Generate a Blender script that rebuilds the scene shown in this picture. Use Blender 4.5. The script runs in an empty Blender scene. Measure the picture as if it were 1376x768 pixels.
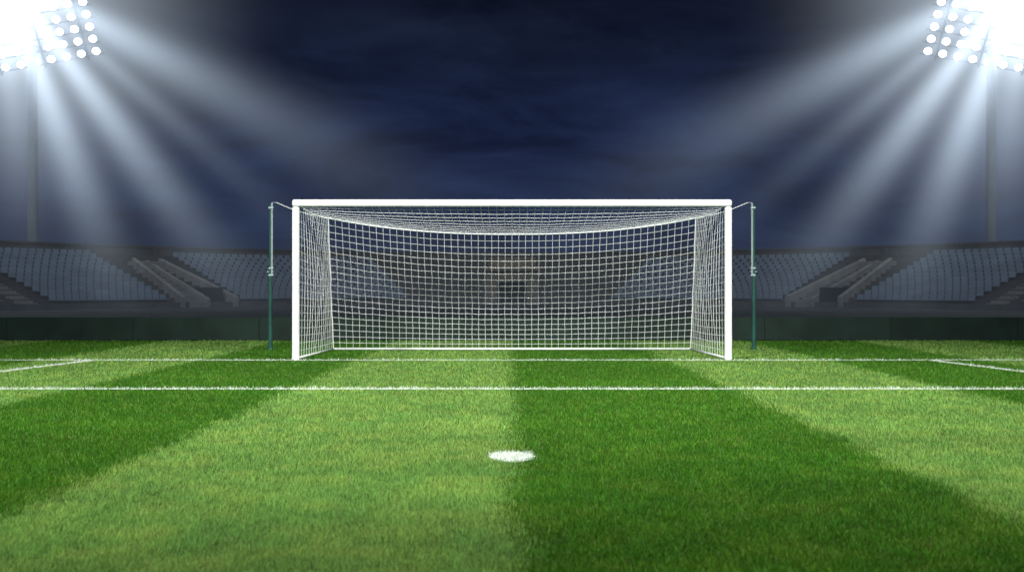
import bpy, math, numpy as np
from mathutils import Vector, Matrix
rng=np.random.default_rng(7)
sc=bpy.context.scene
col=sc.collection
sc.view_settings.view_transform='Standard'; sc.view_settings.look='None'; sc.view_settings.exposure=0

# ---------------------------------------------------------------- helpers
def link(o,parent=None):
    col.objects.link(o)
    if parent: o.parent=parent
    return o
def empty(name,loc=(0,0,0)):
    e=bpy.data.objects.new(name,None); e.location=loc; e.empty_display_size=.3
    return link(e)
def nmat(name):
    m=bpy.data.materials.new(name); m.use_nodes=True
    nt=m.node_tree; b=nt.nodes['Principled BSDF']
    return m,nt,b
def pmat(name,c,rough=.6,metal=0,var=.15,scale=6,bump=0,spec=.5):
    m,nt,b=nmat(name)
    N=nt.nodes; L=nt.links
    tc=N.new('ShaderNodeTexCoord'); no=N.new('ShaderNodeTexNoise'); no.inputs['Scale'].default_value=scale; no.inputs['Detail'].default_value=5
    L.new(tc.outputs['Object'],no.inputs['Vector'])
    r=N.new('ShaderNodeValToRGB'); r.color_ramp.elements[0].position=.3; r.color_ramp.elements[1].position=.7
    r.color_ramp.elements[0].color=(*[x*(1-var) for x in c],1); r.color_ramp.elements[1].color=(*[min(1,x*(1+var)) for x in c],1)
    L.new(no.outputs['Fac'],r.inputs['Fac']); L.new(r.outputs['Color'],b.inputs['Base Color'])
    b.inputs['Roughness'].default_value=rough; b.inputs['Metallic'].default_value=metal; b.inputs['Specular IOR Level'].default_value=spec
    if bump:
        bp=N.new('ShaderNodeBump'); bp.inputs['Strength'].default_value=bump; bp.inputs['Distance'].default_value=.02
        L.new(no.outputs['Fac'],bp.inputs['Height']); L.new(bp.outputs['Normal'],b.inputs['Normal'])
    return m
def mesh(name,V,F,mat=None,parent=None,smooth=False):
    me=bpy.data.meshes.new(name); me.from_pydata([tuple(map(float,v)) for v in V],[],[tuple(map(int,f)) for f in F]); me.update()
    if mat: me.materials.append(mat)
    if smooth:
        me.polygons.foreach_set('use_smooth',[True]*len(me.polygons))
    return link(bpy.data.objects.new(name,me),parent)
def fastmesh(name,V,loops,starts,totals,mat,parent=None):
    me=bpy.data.meshes.new(name)
    me.vertices.add(len(V)); me.vertices.foreach_set('co',V.astype(np.float32).ravel())
    me.loops.add(len(loops)); me.loops.foreach_set('vertex_index',loops.astype(np.int32))
    me.polygons.add(len(starts)); me.polygons.foreach_set('loop_start',starts.astype(np.int32))
    me.update(calc_edges=True); me.validate()
    me.materials.append(mat)
    return link(bpy.data.objects.new(name,me),parent)
class MB:
    def __init__(s): s.V=[];s.F=[]
    def box(s,c,d,rot=None):
        n=len(s.V)
        for dx in(-.5,.5):
            for dy in(-.5,.5):
                for dz in(-.5,.5):
                    v=Vector((dx*d[0],dy*d[1],dz*d[2]))
                    if rot is not None: v=rot@v
                    s.V.append(v+Vector(c))
        for f in((0,1,3,2),(4,6,7,5),(0,4,5,1),(2,3,7,6),(0,2,6,4),(1,5,7,3)): s.F.append([n+i for i in f])
    def tube(s,p,q,r,r2=None,k=12,caps=True):
        p=Vector(p);q=Vector(q);r2=r if r2 is None else r2
        z=(q-p).normalized(); a=z.orthogonal().normalized(); b=z.cross(a); n=len(s.V)
        for i in range(k):
            t=2*math.pi*i/k; d=a*math.cos(t)+b*math.sin(t)
            s.V.append(p+d*r); s.V.append(q+d*r2)
        for i in range(k):
            j=(i+1)%k; s.F.append([n+2*i,n+2*j,n+2*j+1,n+2*i+1])
        if caps:
            s.F.append([n+2*i for i in range(k)][::-1]); s.F.append([n+2*i+1 for i in range(k)])
    def prism(s,pts,off):  # polygon extruded along off
        n=len(s.V);k=len(pts)
        for p in pts: s.V.append(Vector(p))
        for p in pts: s.V.append(Vector(p)+Vector(off))
        s.F.append([n+i for i in range(k)][::-1]); s.F.append([n+k+i for i in range(k)])
        for i in range(k):
            j=(i+1)%k; s.F.append([n+i,n+j,n+k+j,n+k+i])
    def make(s,name,mat,parent=None,smooth=False,bevel=0):
        o=mesh(name,s.V,s.F,mat,parent,smooth)
        if bevel:
            m=o.modifiers.new('b','BEVEL'); m.width=bevel; m.segments=3; m.limit_method='ANGLE'
        return o
def net_tubes(P,Q,r):
    P=np.array(P);Q=np.array(Q);d=Q-P;L=np.linalg.norm(d,axis=1,keepdims=True);ok=L[:,0]>1e-5;P=P[ok];Q=Q[ok];d=(d/np.maximum(L,1e-9))[ok]
    ref=np.where(np.abs(d[:,2:3])>.8,np.array([[1.,0,0]]),np.array([[0,0,1.]]))
    a=np.cross(d,ref);a/=np.linalg.norm(a,axis=1,keepdims=True);b=np.cross(d,a)
    V=[]
    for c in(P,Q):
        for i in range(4):
            t=math.pi/2*i; V.append(c+r*(a*math.cos(t)+b*math.sin(t)))
    V=np.stack(V,1); n=len(P)
    f=np.array([[i,(i+1)%4,4+(i+1)%4,4+i] for i in range(4)])
    loops=(f[None]+8*np.arange(n)[:,None,None]).reshape(-1)
    return V.reshape(-1,3),loops,np.arange(4*n)*4,np.full(4*n,4)

# ---------------------------------------------------------------- camera (1.24 m above the turf, 19 m from the goal line)
cam=bpy.data.cameras.new('camera'); co=bpy.data.objects.new('camera',cam); link(co)
co.location=(0,0,1.236); co.rotation_euler=(math.radians(90.12),0,0)
cam.lens=39; cam.sensor_width=36; cam.clip_end=2000; cam.clip_start=.05
cam.dof.use_dof=True; cam.dof.focus_distance=12.0; cam.dof.aperture_fstop=2.4
sc.camera=co

# ---------------------------------------------------------------- world: night sky with thin cloud
w=bpy.data.worlds.new('World'); sc.world=w; w.use_nodes=True
w.cycles.sampling_method='NONE'
N=w.node_tree.nodes; L=w.node_tree.links; bg=N['Background']
tc=N.new('ShaderNodeTexCoord'); sep=N.new('ShaderNodeSeparateXYZ'); L.new(tc.outputs['Generated'],sep.inputs[0])
rp=N.new('ShaderNodeValToRGB'); L.new(sep.outputs['Z'],rp.inputs['Fac']); cr=rp.color_ramp
cr.elements[0].position=0; cr.elements[0].color=(.011,.018,.044,1)
cr.elements[1].position=1; cr.elements[1].color=(.004,.005,.009,1)
for p,c in((.05,(.010,.018,.054,1)),(.13,(.0085,.0155,.052,1)),(.2,(.0056,.0098,.030,1)),(.27,(.0036,.0055,.013,1))):
    e=cr.elements.new(p); e.color=c
mp=N.new('ShaderNodeMapping'); mp.inputs['Scale'].default_value=(2.2,2.2,7.0); mp.inputs['Rotation'].default_value=(0,.25,0); mp.inputs['Location'].default_value=(.7,.2,.1); L.new(tc.outputs['Generated'],mp.inputs[0])
no=N.new('ShaderNodeTexNoise'); no.inputs['Scale'].default_value=2.6; no.inputs['Detail'].default_value=9; no.inputs['Roughness'].default_value=.58; no.inputs['Distortion'].default_value=.4
L.new(mp.outputs[0],no.inputs['Vector'])
r2=N.new('ShaderNodeValToRGB'); r2.color_ramp.elements[0].position=.36; r2.color_ramp.elements[0].color=(.62,.60,.62,1); r2.color_ramp.elements[1].position=.70; r2.color_ramp.elements[1].color=(2.0,1.9,1.65,1)
L.new(no.outputs['Fac'],r2.inputs['Fac'])
mx=N.new('ShaderNodeMix'); mx.data_type='RGBA'; mx.blend_type='MULTIPLY'; mx.inputs[0].default_value=1
L.new(rp.outputs[0],mx.inputs[6]); L.new(r2.outputs[0],mx.inputs[7]); L.new(mx.outputs[2],bg.inputs['Color']); bg.inputs['Strength'].default_value=1

# ---------------------------------------------------------------- ground + pitch
SW=2.68
g_m=pmat('dark_ground',(.045,.05,.04),.9,0,.3,.8)
mesh('ground',[(-600,-300,-.004),(600,-300,-.004),(600,900,-.004),(-600,900,-.004)],[(0,1,2,3)],g_m)
pm,nt,b=nmat('turf'); N=nt.nodes; L=nt.links
def math_n(nt,op,a,bv=None,c=None):
    n=nt.nodes.new('ShaderNodeMath'); n.operation=op
    for i,v in enumerate((a,bv,c)):
        if v is None: continue
        if isinstance(v,(int,float)): n.inputs[i].default_value=v
        else: nt.links.new(v,n.inputs[i])
    return n.outputs[0]
CL=(.132,.250,.048); CD=(.054,.165,.010)  # light off the mown blades painted in as lighter and darker greens
geo=N.new('ShaderNodeNewGeometry'); sx=N.new('ShaderNodeSeparateXYZ'); L.new(geo.outputs['Position'],sx.inputs[0])
nz=N.new('ShaderNodeTexNoise'); nz.inputs['Scale'].default_value=1.6; nz.inputs['Detail'].default_value=6; L.new(geo.outputs['Position'],nz.inputs['Vector'])
xw=math_n(nt,'ADD',sx.outputs['X'],math_n(nt,'MULTIPLY',math_n(nt,'SUBTRACT',nz.outputs['Fac'],.5),.15))
par=math_n(nt,'PINGPONG',math_n(nt,'ADD',math_n(nt,'DIVIDE',xw,SW),40.5),1.0)   # 0..1..0, .5 at edges
st=math_n(nt,'MINIMUM',1,math_n(nt,'MAXIMUM',0,math_n(nt,'MULTIPLY_ADD',math_n(nt,'SUBTRACT',par,.5),8,.5)))
nf=N.new('ShaderNodeTexNoise'); nf.inputs['Scale'].default_value=55; nf.inputs['Detail'].default_value=8; nf.inputs['Roughness'].default_value=.8; L.new(geo.outputs['Position'],nf.inputs['Vector'])
m1=N.new('ShaderNodeMix'); m1.data_type='RGBA'; L.new(st,m1.inputs[0]); m1.inputs[6].default_value=(*[x*.8 for x in CL],1); m1.inputs[7].default_value=(*[x*.8 for x in CD],1)
m2=N.new('ShaderNodeMix'); m2.data_type='RGBA'; m2.blend_type='MULTIPLY'; m2.inputs[0].default_value=1; L.new(m1.outputs[2],m2.inputs[6])
rr=N.new('ShaderNodeValToRGB'); rr.color_ramp.elements[0].position=.3; rr.color_ramp.elements[0].color=(.35,.38,.35,1); rr.color_ramp.elements[1].position=.7; rr.color_ramp.elements[1].color=(1.3,1.25,1.2,1)
L.new(nf.outputs['Fac'],rr.inputs['Fac']); L.new(rr.outputs[0],m2.inputs[7]); L.new(m2.outputs[2],b.inputs['Base Color'])
b.inputs['Roughness'].default_value=.9; b.inputs['Specular IOR Level'].default_value=.1
bp=N.new('ShaderNodeBump'); bp.inputs['Distance'].default_value=.03; bp.inputs['Strength'].default_value=.8; L.new(nf.outputs['Fac'],bp.inputs['Height']); L.new(bp.outputs[0],b.inputs['Normal'])
mesh('pitch',[(-34,-12,0),(34,-12,0),(34,26.2,0),(-34,26.2,0)],[(0,1,2,3)],pm)

# painted line segments (x0,y0,x1,y1,half width)
LINES=[(-32,19.08,32,19.08,.085),(-32,13.62,32,13.62,.085),(-7.2,18.98,-8.0,13.72,.075),(7.2,18.98,8.0,13.72,.075)]
SPOT=(0,8.13,.165,.25)
lm=pmat('line_paint',(.72,.76,.70),.9,0,.15,60)
def ragged_strip(name,x0,y0,x1,y1,hw):
    n=max(8,int(math.hypot(x1-x0,y1-y0)/.08)); d=Vector((x1-x0,y1-y0)).normalized(); pr=Vector((-d.y,d.x)); V=[];F=[]
    for i in range(n+1):
        t=i/n; c=Vector((x0+(x1-x0)*t,y0+(y1-y0)*t))
        a=c+pr*(hw+rng.normal()*.012); bb=c-pr*(hw+rng.normal()*.012)
        V+= [(a.x,a.y,.004),(bb.x,bb.y,.004)]
        if i: F.append((2*i-2,2*i-1,2*i+1,2*i))
    return mesh(name,V,F,lm)
for l in LINES: ragged_strip('pitch_line',*l)
V=[(SPOT[0],SPOT[1],.005)]; k=60
for i in range(k):
    t=2*math.pi*i/k; q=1+rng.normal()*.05; V.append((SPOT[0]+SPOT[2]*q*math.cos(t),SPOT[1]+SPOT[3]*q*math.sin(t),.005))
mesh('penalty_spot',V,[(0,1+i,1+(i+1)%k) for i in range(k)],lm)

# ---------------------------------------------------------------- grass blades
def vnoise(x,y,s,seed):
    r=np.random.default_rng(seed); G=r.random((128,128)); x=x*s+500;y=y*s+500
    xi=np.floor(x).astype(int);yi=np.floor(y).astype(int);fx=x-xi;fy=y-yi;fx=fx*fx*(3-2*fx);fy=fy*fy*(3-2*fy)
    g=lambda a,c:G[a%128,c%128]
    return (g(xi,yi)*(1-fx)+g(xi+1,yi)*fx)*(1-fy)+(g(xi,yi+1)*(1-fx)+g(xi+1,yi+1)*fx)*fy
NB=950000
u=rng.random(NB); a0,a1=1/3.9,1/26.1
Y=1/(a1+(a0-a1)*u); hwid=.52*Y+1.0; X=(rng.random(NB)*2-1)*hwid
sc_=np.maximum(1,Y/6.5)
h=.026*(.55+.9*rng.random(NB))*(sc_**.1); wd=.0028*(sc_**.85)*(.7+.6*rng.random(NB))
n1=vnoise(X,Y,.9,1);n2=vnoise(X,Y,4.5,2);n3=vnoise(X,Y,17,3);n4=vnoise(X,Y,40,4)
xs=X+(n2-.5)*.12+(n1-.5)*.08+rng.normal(size=NB)*.07
light=(np.floor(xs/SW).astype(int)%2==1)
yaw=rng.random(NB)*2*math.pi; lean=.35+.6*rng.random(NB)
# mowing leans the blades away (light stripes) or towards (dark stripes) the camera
lx=np.cos(yaw)*lean*.9; ly=np.sin(yaw)*lean*.9+np.where(light,.40,-.25)
h*=(.68+.64*n3)
fa=rng.random(NB)*math.pi; wx=np.cos(fa)*wd*.5; wy=np.sin(fa)*wd*.5
base=np.stack([X,Y,np.zeros(NB)],1); W=np.stack([wx,wy,np.zeros(NB)],1)
mid=base+np.stack([lx*h*.35,ly*h*.35,h*.6],1); tip=base+np.stack([lx*h,ly*h,h],1)
V=np.stack([base-W,base+W,mid-W*.8,mid+W*.8,tip],1).reshape(-1,3)
f=np.array([0,1,3,2, 2,3,4]); loops=(f[None]+5*np.arange(NB)[:,None]).reshape(-1)
starts=(np.array([0,4])[None]+7*np.arange(NB)[:,None]).reshape(-1)
cl=np.array(CL)*1.15;cd=np.array(CD)*1.1  # blade colours carry the painted stripe tones besides the lean
C=np.where(light[:,None],cl,cd)*(.58+.35*n1+.28*n2+.38*n3+.35*(n4-.4)+1.0*(rng.random(NB)-.5))[:,None]
yel=(rng.random(NB)<.06+.06*(n2>.7)); C[yel]=C[yel]*.5+np.array([.20,.20,.07])*.6
C[:,0]*=.85+.35*n2
white=np.zeros(NB,bool)
jx=X+rng.normal(size=NB)*.018; jy=Y+rng.normal(size=NB)*.018
for x0,y0,x1,y1,hw in LINES:
    dx,dy=x1-x0,y1-y0;LL=math.hypot(dx,dy); t=((jx-x0)*dx+(jy-y0)*dy)/LL; pd=np.abs((jx-x0)*dy-(jy-y0)*dx)/LL
    white|=(t>0)&(t<LL)&(pd<hw*(.85+.3*n4))
white|=(((jx-SPOT[0])/SPOT[2])**2+((jy-SPOT[1])/SPOT[3])**2)<1.0
keep=rng.random(NB)<.88
white&=keep
C[white]=np.array([.72,.76,.70])*(.72+.3*rng.random(white.sum()))[:,None]
C=np.clip(C,0,1)
gm,nt,b=nmat('grass_blade'); N=nt.nodes; L=nt.links
at=N.new('ShaderNodeAttribute'); at.attribute_name='bcol'; L.new(at.outputs['Color'],b.inputs['Base Color'])
b.inputs['Roughness'].default_value=.55; b.inputs['Specular IOR Level'].default_value=.25
tr=N.new('ShaderNodeBsdfTranslucent'); L.new(at.outputs['Color'],tr.inputs['Color'])
ms=N.new('ShaderNodeMixShader'); ms.inputs[0].default_value=.35; L.new(b.outputs[0],ms.inputs[1]); L.new(tr.outputs[0],ms.inputs[2]); L.new(ms.outputs[0],N['Material Output'].inputs['Surface'])
go=fastmesh('grass',V,loops,starts,None,gm)
ca=go.data.color_attributes.new('bcol','FLOAT_COLOR','POINT')
cc=np.ones((NB,5,4),np.float32); cc[:,:,:3]=C[:,None,:]; ca.data.foreach_set('color',cc.ravel())

# ---------------------------------------------------------------- goal
goal=empty('soccer_goal',(0,0,0))
wp=pmat('white_gloss_paint',(.66,.67,.66),.35,0,.07,7)
GY=19.1; HW=3.78; T=.12; HT=2.76
for s in(-1,1):
    m=MB(); m.box((s*(HW-T/2),GY,(HT-T)/2-.002),(T,T,HT-T)); m.make('post',wp,goal,bevel=.035)
m=MB(); m.box((0,GY,HT-T/2),(2*HW,T+.004,T)); m.make('crossbar',wp,goal,bevel=.035)
nm=pmat('net_cord',(.82,.83,.83),.8,0,.06,30)
P=[];Q=[]
cell=.128
def grid(fn,nu,nv,skip_u0=False):
    G=np.array([[fn(i/nu,j/nv) for j in range(nv+1)] for i in range(nu+1)])
    for i in range(nu+1):
        for j in range(nv+1):
            if i<nu: P.append(G[i,j]);Q.append(G[i+1,j])
            if j<nv: P.append(G[i,j]);Q.append(G[i,j+1])
    return G
FX=HW-T+.01; BX=3.48; BXb=3.55; YB=21.0; YG=22.05; ZB=2.56; SAG=.30
def rope(u): # u 0..1 left-right
    s=2*u-1; return np.array([BX*s,YB+.10*(1-s*s),ZB-SAG*(1-abs(s)**2.3)])
def wob(a,b,k): return (math.sin(a*13+b*7+k)+math.sin(a*29-b*17+2*k))*.5
def roof(u,v):
    s=2*u-1; f=np.array([FX*s,GY+.065,HT-.10]); r=rope(u)
    p=f*(1-v)+r*v; p[2]-=.07*math.sin(math.pi*v)*(1-.3*s*s)+.006*wob(u*3,v,1)*math.sin(math.pi*v); return p
def back(u,v):
    r=rope(u); s=2*u-1; g=np.array([BXb*s,YG,.035])
    p=r*(1-v)+g*v
    p[1]+=.10*math.sin(math.pi*v)*(1-s**4); p[2]-=.10*math.sin(math.pi*v)*(1-s*s)
    w=math.sin(math.pi*v); p[0]+=.008*w*wob(u*2,v*2,2)+.012*v*math.sin(u*9)*w; p[2]+=.006*w*wob(u*4,v,3); return p
def side(sg):
    def fn(u,v):
        f=np.array([sg*(FX+.01),GY+.065,(HT-.10)*(1-v)+.03*v]); bk=back(1 if sg>0 else 0,v)
        p=f*(1-u)+bk*u
        w=math.sin(math.pi*u); 
        p[2]-=.08*w*(1-v)**.7*(v**.15); p[0]-=sg*.06*w*math.sin(math.pi*min(1,v+.05)); p[0]+=.010*w*wob(u*2,v*2,sg)
        if v==0:
            p=roof(0.0 if sg<0 else 1.0,u)
        return p
    return fn
nb=int(2*BX/cell)
grid(roof,nb,10); grid(back,nb,20); grid(side(-1),15,20); grid(side(1),15,20)
r=net_tubes(P,Q,.0033); fastmesh('net',*r,nm,goal)
# border ropes
P2=[];Q2=[]
def line(fn,n=40):
    pts=[fn(i/n) for i in range(n+1)]
    for a,bq in zip(pts[:-1],pts[1:]): P2.append(a);Q2.append(bq)
line(rope,60); line(lambda t:back(0,t)); line(lambda t:back(1,t)); line(lambda t:roof(0,t)); line(lambda t:roof(1,t)); line(lambda t:roof(t,0),80)
fastmesh('net_border_rope',*net_tubes(P2,Q2,.0105),nm,goal)
m=MB()
for s in(-1,1): m.tube((s*BXb,YG,.035),(s*(FX+.05),GY+.06,.03),.02)
m.tube((-BXb,YG,.035),(BXb,YG,.035),.022); m.make('ground_frame',wp,goal,smooth=True)
# ---------------------------------------------------------------- net support poles
gp=pmat('dark_green_paint',(.010,.055,.045),.4,0,.2,8); gr=pmat('galvanised_steel',(.30,.37,.37),.4,.5,.15,20)
for s in(-1,1):
    px,py=s*4.89,22.45
    e=empty('net_support_pole',(px,py,0))
    m=MB(); m.tube((0,0,-.02),(0,0,1.62),.042,.042,16); m.tube((0,0,1.62),(0,0,2.93),.026,.024,12); m.tube((0,0,0),(0,0,.03),.075,.075,16); m.make('green_post',gp,e,smooth=False)
    m=MB(); m.tube((-s*.036,-.02,1.50),(-s*.036,-.02,2.96),.019,.019,12); m.tube((-s*.036,-.02,2.96),(-s*.13,-.06,2.965),.010,.010,8); m.make('steel_extension',gr,e)
    m=MB()
    for z in(1.50,1.64,2.86): m.box((-s*.018,-.01,z),(.10,.075,.035))
    m.tube((-s*.07,-.02,1.57),(s*.06,-.02,1.57),.014,.014,8); m.make('clamp',gr,e,bevel=.006)
    a=np.array([px-s*.13,py-.06,2.965]); bq=rope(0 if s<0 else 1); P3=[];Q3=[];pr=None
    for i in range(25):
        t=i/24; p=a*(1-t)+bq*t; p[2]-=.04*math.sin(math.pi*t)
        if pr is not None: P3.append(pr);Q3.append(p)
        pr=p
    o=fastmesh('guy_rope',*net_tubes(P3,Q3,.007),nm); o.parent=e; o.matrix_parent_inverse=Matrix.Translation((-px,-py,0))

# ---------------------------------------------------------------- hoarding
hm=pmat('hoarding_paint',(.008,.018,.014),.7,0,.3,1.5,spec=.2)
e=empty('advertising_hoarding',(0,26.35,0)); m=MB()
for i in range(-12,12): m.box((i*3+1.5,0,.28),(2.992,.06,.54))
m.make('board',hm,e,bevel=.006); m=MB()
for i in range(-12,13): m.box((i*3,.10,.27),(.06,.12,.54))
m.make('board_post',hm,e)

# ---------------------------------------------------------------- stand (curved bowl)
def Dc(x): return 85-25*(x/28)**2 if abs(x)<28 else 60-1.786*(abs(x)-28)
def nrm(x):
    d=(Dc(x+.05)-Dc(x-.05))/.1; v=Vector((-d,1,0)); return v.normalized()   # outward/back
def tan_(x):
    n=nrm(x); return Vector((n.y,-n.x,0))
def sp(x,back_,z):
    n=nrm(x); return Vector((x,Dc(x),0))+n*back_+Vector((0,0,z))
stand=empty('stadium_stand',(0,0,0))
conc=pmat('stand_concrete',(.17,.15,.125),.9,0,.25,.7); conc2=pmat('pale_concrete',(.42,.40,.37),.85,0,.18,1.2)
wallm=pmat('back_wall_render',(.19,.175,.16),.9,0,.3,.5)
dark=pmat('painted_opening_shade',(.01,.01,.01),.9)  # near-black, paints the shade inside openings
ROWS=12; RISE=.27; RUN=.75; Z0=.35
prof=[(0,-.05),(0,Z0)]
for r_ in range(ROWS):
    prof+=[((r_+1)*RUN,Z0+r_*RISE),((r_+1)*RUN,Z0+(r_+1)*RISE)]
ztop=Z0+ROWS*RISE; btop=ROWS*RUN
prof+=[(btop+1.5,ztop)]
xsn=np.linspace(-44,44,177); V=[];F=[];k=len(prof)
for i,x in enumerate(xsn):
    for bk,z in prof: V.append(sp(x,bk,z))
    if i:
        for j in range(k-1): F.append(((i-1)*k+j,i*k+j,i*k+j+1,(i-1)*k+j+1))
mesh('terrace',V,F,conc,stand)
V=[];F=[]; pf=[(btop+1.5,ztop-.01),(btop+1.5,ztop+.62),(btop+1.42,ztop+.62),(btop+1.42,ztop+.76),(btop+1.9,ztop+.76),(btop+1.9,-.1)]; k=len(pf)
for i,x in enumerate(xsn):
    for bk,z in pf: V.append(sp(x,bk,z))
    if i:
        for j in range(k-1): F.append(((i-1)*k+j,i*k+j,i*k+j+1,(i-1)*k+j+1))
mesh('rear_wall',V,F,wallm,stand)
m=MB()
for x in np.arange(-43,44,3.1):
    R=Matrix((tan_(x),nrm(x),Vector((0,0,1)))).transposed(); m.box(sp(x,btop+1.40,ztop+.28),(.3,.2,.58),R)
m.make('pilaster',conc,stand)
# seats
seatm=pmat('seat_plastic',(.36,.43,.52),.6,0,.15,.6)
AIS=[(18.0,21.6),(26.2,27.6),(0,7.5)]
def in_aisle(x): return any(a<=abs(x)<=c for a,c in AIS)
m=MB()
for r_ in range(ROWS):
    x=-42.
    while x<42:
        ds=.52/math.sqrt(1+((Dc(x+.1)-Dc(x-.1))/.2)**2); x+=ds
        if in_aisle(x): continue
        R=Matrix((tan_(x),nrm(x),Vector((0,0,1)))).transposed(); z=Z0+r_*RISE
        m.box(sp(x,r_*RUN+.42,z+.20),(.44,.36,.05),R)
        m.box(sp(x,r_*RUN+.60,z+.36),(.44,.05,.30),R@Matrix.Rotation(-.15,3,'X'))
m.make('seats',seatm,stand)
for s in(-1,1):
    xc=s*19.8; R=Matrix((tan_(xc),nrm(xc),Vector((0,0,1)))).transposed(); base=Vector((xc,Dc(xc),0))
    m=MB()
    def loc(a,bk,z): return base+R@Vector((a,bk,z))
    def parapet(a0,a1,h0,h1,th=.32):
        pts=[(a0,-.25,0),(a0,-.25,Z0+h0),(a1,btop*.78,Z0+btop*.78/RUN*RISE+h1),(a1,btop*.78,0)]
        m.prism([loc(*p) for p in pts],R@Vector((th,0,0)))
    parapet(-2.25,-1.2,.35,.45); parapet(1.9,.9,.35,.45); parapet(-.3,-.1,.2,.3,.26)
    m.prism([loc(-1.2,btop*.70,.1),loc(-1.2,btop*.70,ztop-.5),loc(1.2,btop*.70,ztop-.5),loc(1.2,btop*.70,.1)],R@Vector((0,1.2,0)))
    m.make('stairway_parapet',conc2,stand,bevel=.03)
    m=MB()
    for i in range(18):
        m.box(loc(-.9,.1+i*.36,Z0+i*.13-.2),(1.25,.36,.42),R)
    m.make('stair_steps',conc2,stand)
    m=MB(); m.box(loc(.75,1.3,.75),(1.2,2.0,1.1),R); m.make('doorway_shade_block',dark,stand)  # solid block painted near-black for the shade inside the doorway
    m=MB()
    for q in(26.9,):
        for i in range(ROWS*2):
            x=s*q; Rr=Matrix((tan_(x),nrm(x),Vector((0,0,1)))).transposed(); m.box(sp(x,.2+i*RUN/2,Z0+i*RISE/2-.02),(.95,RUN/2,.16),Rr)
    m.make('aisle_steps',conc2,stand)
# central tunnel portal
e=empty('players_tunnel',(0,Dc(0)-.6,0)); m=MB()
m.box((-1.55,0,1.25),(.9,2.2,2.5)); m.box((1.55,0,1.25),(.9,2.2,2.5)); m.box((0,0,2.1),(2.19,2.19,.78)); m.box((0,-.05,2.62),(4.3,2.5,.2)); m.box((0,1.2,1.9),(3.6,1.2,3.4))
m.make('portal_wall',pmat('tan_concrete',(.45,.36,.26),.85,0,.2,1.1),e,bevel=.03)
m=MB(); m.box((0,.45,.86),(2.15,1.1,1.68)); m.make('tunnel_shade_block',dark,e)  # solid near-black block stands in for the unlit tunnel interior

# ---------------------------------------------------------------- floodlight towers
steel=pmat('mast_steel',(.26,.29,.33),.6,.0,.15,.5)
lamp_m,nt,b=nmat('lamp_glass'); b.inputs['Emission Color'].default_value=(.88,.95,1,1); b.inputs['Emission Strength'].default_value=6; b.inputs['Base Color'].default_value=(.8,.8,.8,1)
lamp_m.cycles.emission_sampling='NONE'
def vol_mat(name,kind,strength,colr,**kw):
    m=bpy.data.materials.new(name); m.use_nodes=True; nt=m.node_tree; N=nt.nodes; L=nt.links
    try: m.cycles.volume_step_rate=1.6
    except Exception as ex: print('no step rate',ex)
    N.remove(N['Principled BSDF']); out=N['Material Output']; em=N.new('ShaderNodeEmission'); em.inputs['Color'].default_value=(*colr,1)
    tc=N.new('ShaderNodeTexCoord'); sx=N.new('ShaderNodeSeparateXYZ'); L.new(tc.outputs['Object'],sx.inputs[0])
    M=lambda op,a,bb=None,c=None: math_n(nt,op,a,bb,c)
    shader=em.outputs[0]
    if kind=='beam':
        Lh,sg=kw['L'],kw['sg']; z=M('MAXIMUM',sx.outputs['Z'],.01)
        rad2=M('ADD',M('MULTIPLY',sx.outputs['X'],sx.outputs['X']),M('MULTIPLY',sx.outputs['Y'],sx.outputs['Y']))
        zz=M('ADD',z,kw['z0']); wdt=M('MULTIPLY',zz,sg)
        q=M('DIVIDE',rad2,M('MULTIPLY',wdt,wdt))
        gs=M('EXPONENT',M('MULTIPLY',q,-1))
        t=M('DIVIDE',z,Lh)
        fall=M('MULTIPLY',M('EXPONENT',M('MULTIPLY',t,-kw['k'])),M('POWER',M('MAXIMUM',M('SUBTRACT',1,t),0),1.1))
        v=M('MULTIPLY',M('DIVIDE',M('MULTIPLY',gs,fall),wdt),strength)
    elif kind=='emissive_mist':
        f=M('EXPONENT',M('MULTIPLY',M('MAXIMUM',sx.outputs['Z'],0),-1/kw['H']))
        v=M('MULTIPLY',f,strength)
        ab=N.new('ShaderNodeVolumeAbsorption'); ab.inputs['Color'].default_value=(0,0,0,1); L.new(M('MULTIPLY',f,kw['ext']),ab.inputs['Density'])
        ad=N.new('ShaderNodeAddShader'); L.new(em.outputs[0],ad.inputs[0]); L.new(ab.outputs[0],ad.inputs[1]); shader=ad.outputs[0]
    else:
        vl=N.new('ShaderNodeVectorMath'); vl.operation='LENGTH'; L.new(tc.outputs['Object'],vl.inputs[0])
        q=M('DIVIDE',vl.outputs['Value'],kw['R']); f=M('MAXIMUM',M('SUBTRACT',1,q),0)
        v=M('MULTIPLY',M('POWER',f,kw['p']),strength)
    L.new(v,em.inputs['Strength']); L.new(shader,out.inputs['Volume'])
    return m
def spot(name,loc,tgt,en,ang,blend,rad,colr):
    l=bpy.data.lights.new(name,'SPOT'); l.energy=en; l.spot_size=math.radians(ang); l.spot_blend=blend; l.shadow_soft_size=rad; l.color=colr
    o=bpy.data.objects.new(name,l); link(o); o.location=loc; o.rotation_euler=(Vector(tgt)-Vector(loc)).to_track_quat('-Z','Y').to_euler(); return o
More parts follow.
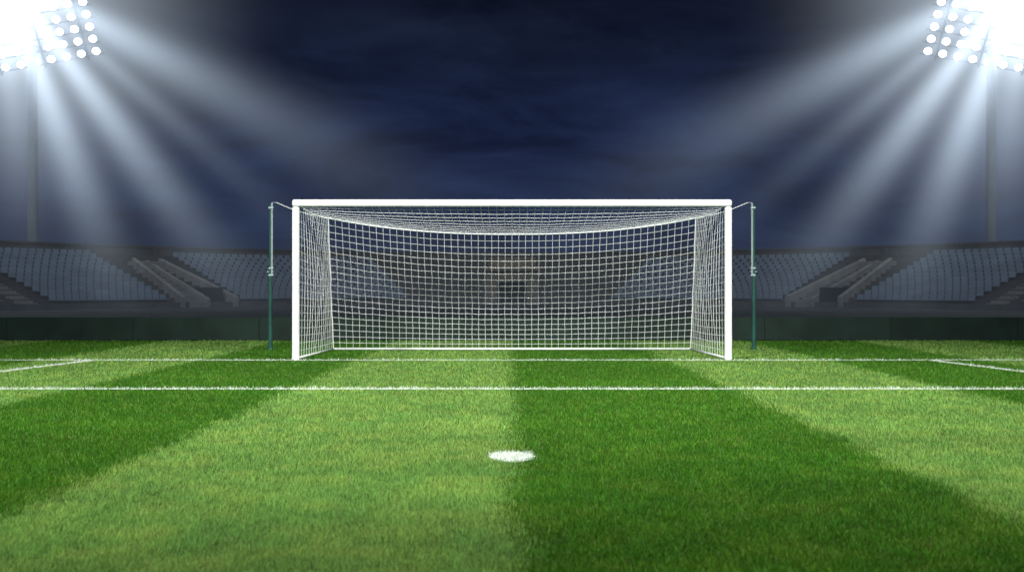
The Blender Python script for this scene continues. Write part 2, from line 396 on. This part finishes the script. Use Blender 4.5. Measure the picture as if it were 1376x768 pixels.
def make_tower(s,idx):
    mx=s*38.9; e=empty('floodlight_tower',(mx,90,0))
    m=MB(); m.tube((0,0,0),(0,0,20.5),.46,.34,20); m.tube((0,0,0),(0,0,.5),.9,.9,16)
    m.make('mast',steel,e,smooth=False)
    c=Vector((-s*.3,-1.0,23.0))
    R=Matrix.Rotation(-s*math.radians(-14),3,'Y')@Matrix.Rotation(math.radians(18),3,'X')
    R=Matrix.Rotation(s*math.radians(-16),3,'Z')@R
    m=MB(); ml=MB(); md=MB()
    nx,nz_=8,8; dx=1.18; dz=1.0
    for j in range(nz_):
        zz=(j-(nz_-1)/2)*dz; m.box(c+R@Vector((0,.35,zz-.35)),(nx*dx,.12,.12),R)
        for i in range(nx):
            xx=(i-(nx-1)/2)*dx; p=c+R@Vector((xx,0,zz)); ax=R@Vector((0,-1,-.25)).normalized()
            md.tube(p-ax*.35,p+ax*.05,.16,.36,14,True); ml.tube(p+ax*.055,p+ax*.11,.30,.24,14,True)
    for i in(-1,0,1): m.box(c+R@Vector((i*3.4,.45,0)),(.18,.14,nz_*dz+.3),R)
    m.box(Vector((0,-.4,20.6)),(1.2,1.2,.4)); m.make('lamp_frame',steel,e); md.make('lamp_housing',steel,e); ml.make('lamps',lamp_m,e)
    hw=Vector((mx,90,0))+c
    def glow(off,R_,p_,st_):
        bpy.ops.mesh.primitive_uv_sphere_add(segments=32,ring_count=16,radius=R_,location=hw+off); o=bpy.context.object; o.name='emissive_lamp_glare'  # self-glowing sphere paints the glare around the lamp head
        o.data.materials.append(vol_mat('emissive_lamp_glare','glow',st_,(.76,.88,1.0),R=R_,p=p_)); o.parent=e; o.matrix_parent_inverse=Matrix.Translation((-mx,-90,0))
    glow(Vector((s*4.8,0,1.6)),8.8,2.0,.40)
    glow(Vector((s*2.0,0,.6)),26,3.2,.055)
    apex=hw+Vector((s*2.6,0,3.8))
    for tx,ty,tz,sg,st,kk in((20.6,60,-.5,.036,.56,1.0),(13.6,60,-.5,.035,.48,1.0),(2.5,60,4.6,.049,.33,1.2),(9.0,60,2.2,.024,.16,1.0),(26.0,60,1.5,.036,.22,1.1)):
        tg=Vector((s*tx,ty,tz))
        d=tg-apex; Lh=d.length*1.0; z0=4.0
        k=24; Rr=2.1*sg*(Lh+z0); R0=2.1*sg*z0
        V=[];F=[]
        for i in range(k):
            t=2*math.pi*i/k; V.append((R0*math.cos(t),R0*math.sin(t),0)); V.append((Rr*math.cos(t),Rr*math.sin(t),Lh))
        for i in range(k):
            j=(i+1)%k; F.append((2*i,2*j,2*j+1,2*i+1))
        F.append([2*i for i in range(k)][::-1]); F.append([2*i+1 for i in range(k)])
        o=mesh('emissive_light_shaft',V,F,vol_mat('emissive_light_shaft','beam',st,(.70,.85,1.0),L=Lh,sg=sg,z0=z0,k=kk))  # self-glowing cone imitates the floodlight beam, no light is scattered
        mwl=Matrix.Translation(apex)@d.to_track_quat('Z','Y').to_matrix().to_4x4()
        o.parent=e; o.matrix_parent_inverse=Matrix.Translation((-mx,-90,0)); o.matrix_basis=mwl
make_tower(-1,0); make_tower(1,1)
# added self-glowing, absorbing box: painted haze that lowers contrast over the stands
m=MB(); m.box((0,71,6),(190,86,12)); m.make('emissive_mist',vol_mat('emissive_mist','emissive_mist',.0009,(.62,.78,1.0),H=2.8,ext=.007))
for s in(-1,1):
    spot('stadium_floodlight',(s*22,-16,24),(s*1.0,16.0,0),126000,32.5,1,2.5,(.97,1,.96))
sl=bpy.data.lights.new('added_fill_light','SUN'); sl.energy=.38; sl.angle=math.radians(8); sl.color=(.85,.91,1)  # weak fill added from the camera side, no sun at night
so=bpy.data.objects.new('added_fill_light',sl); link(so); so.rotation_euler=(math.radians(50),0,0)
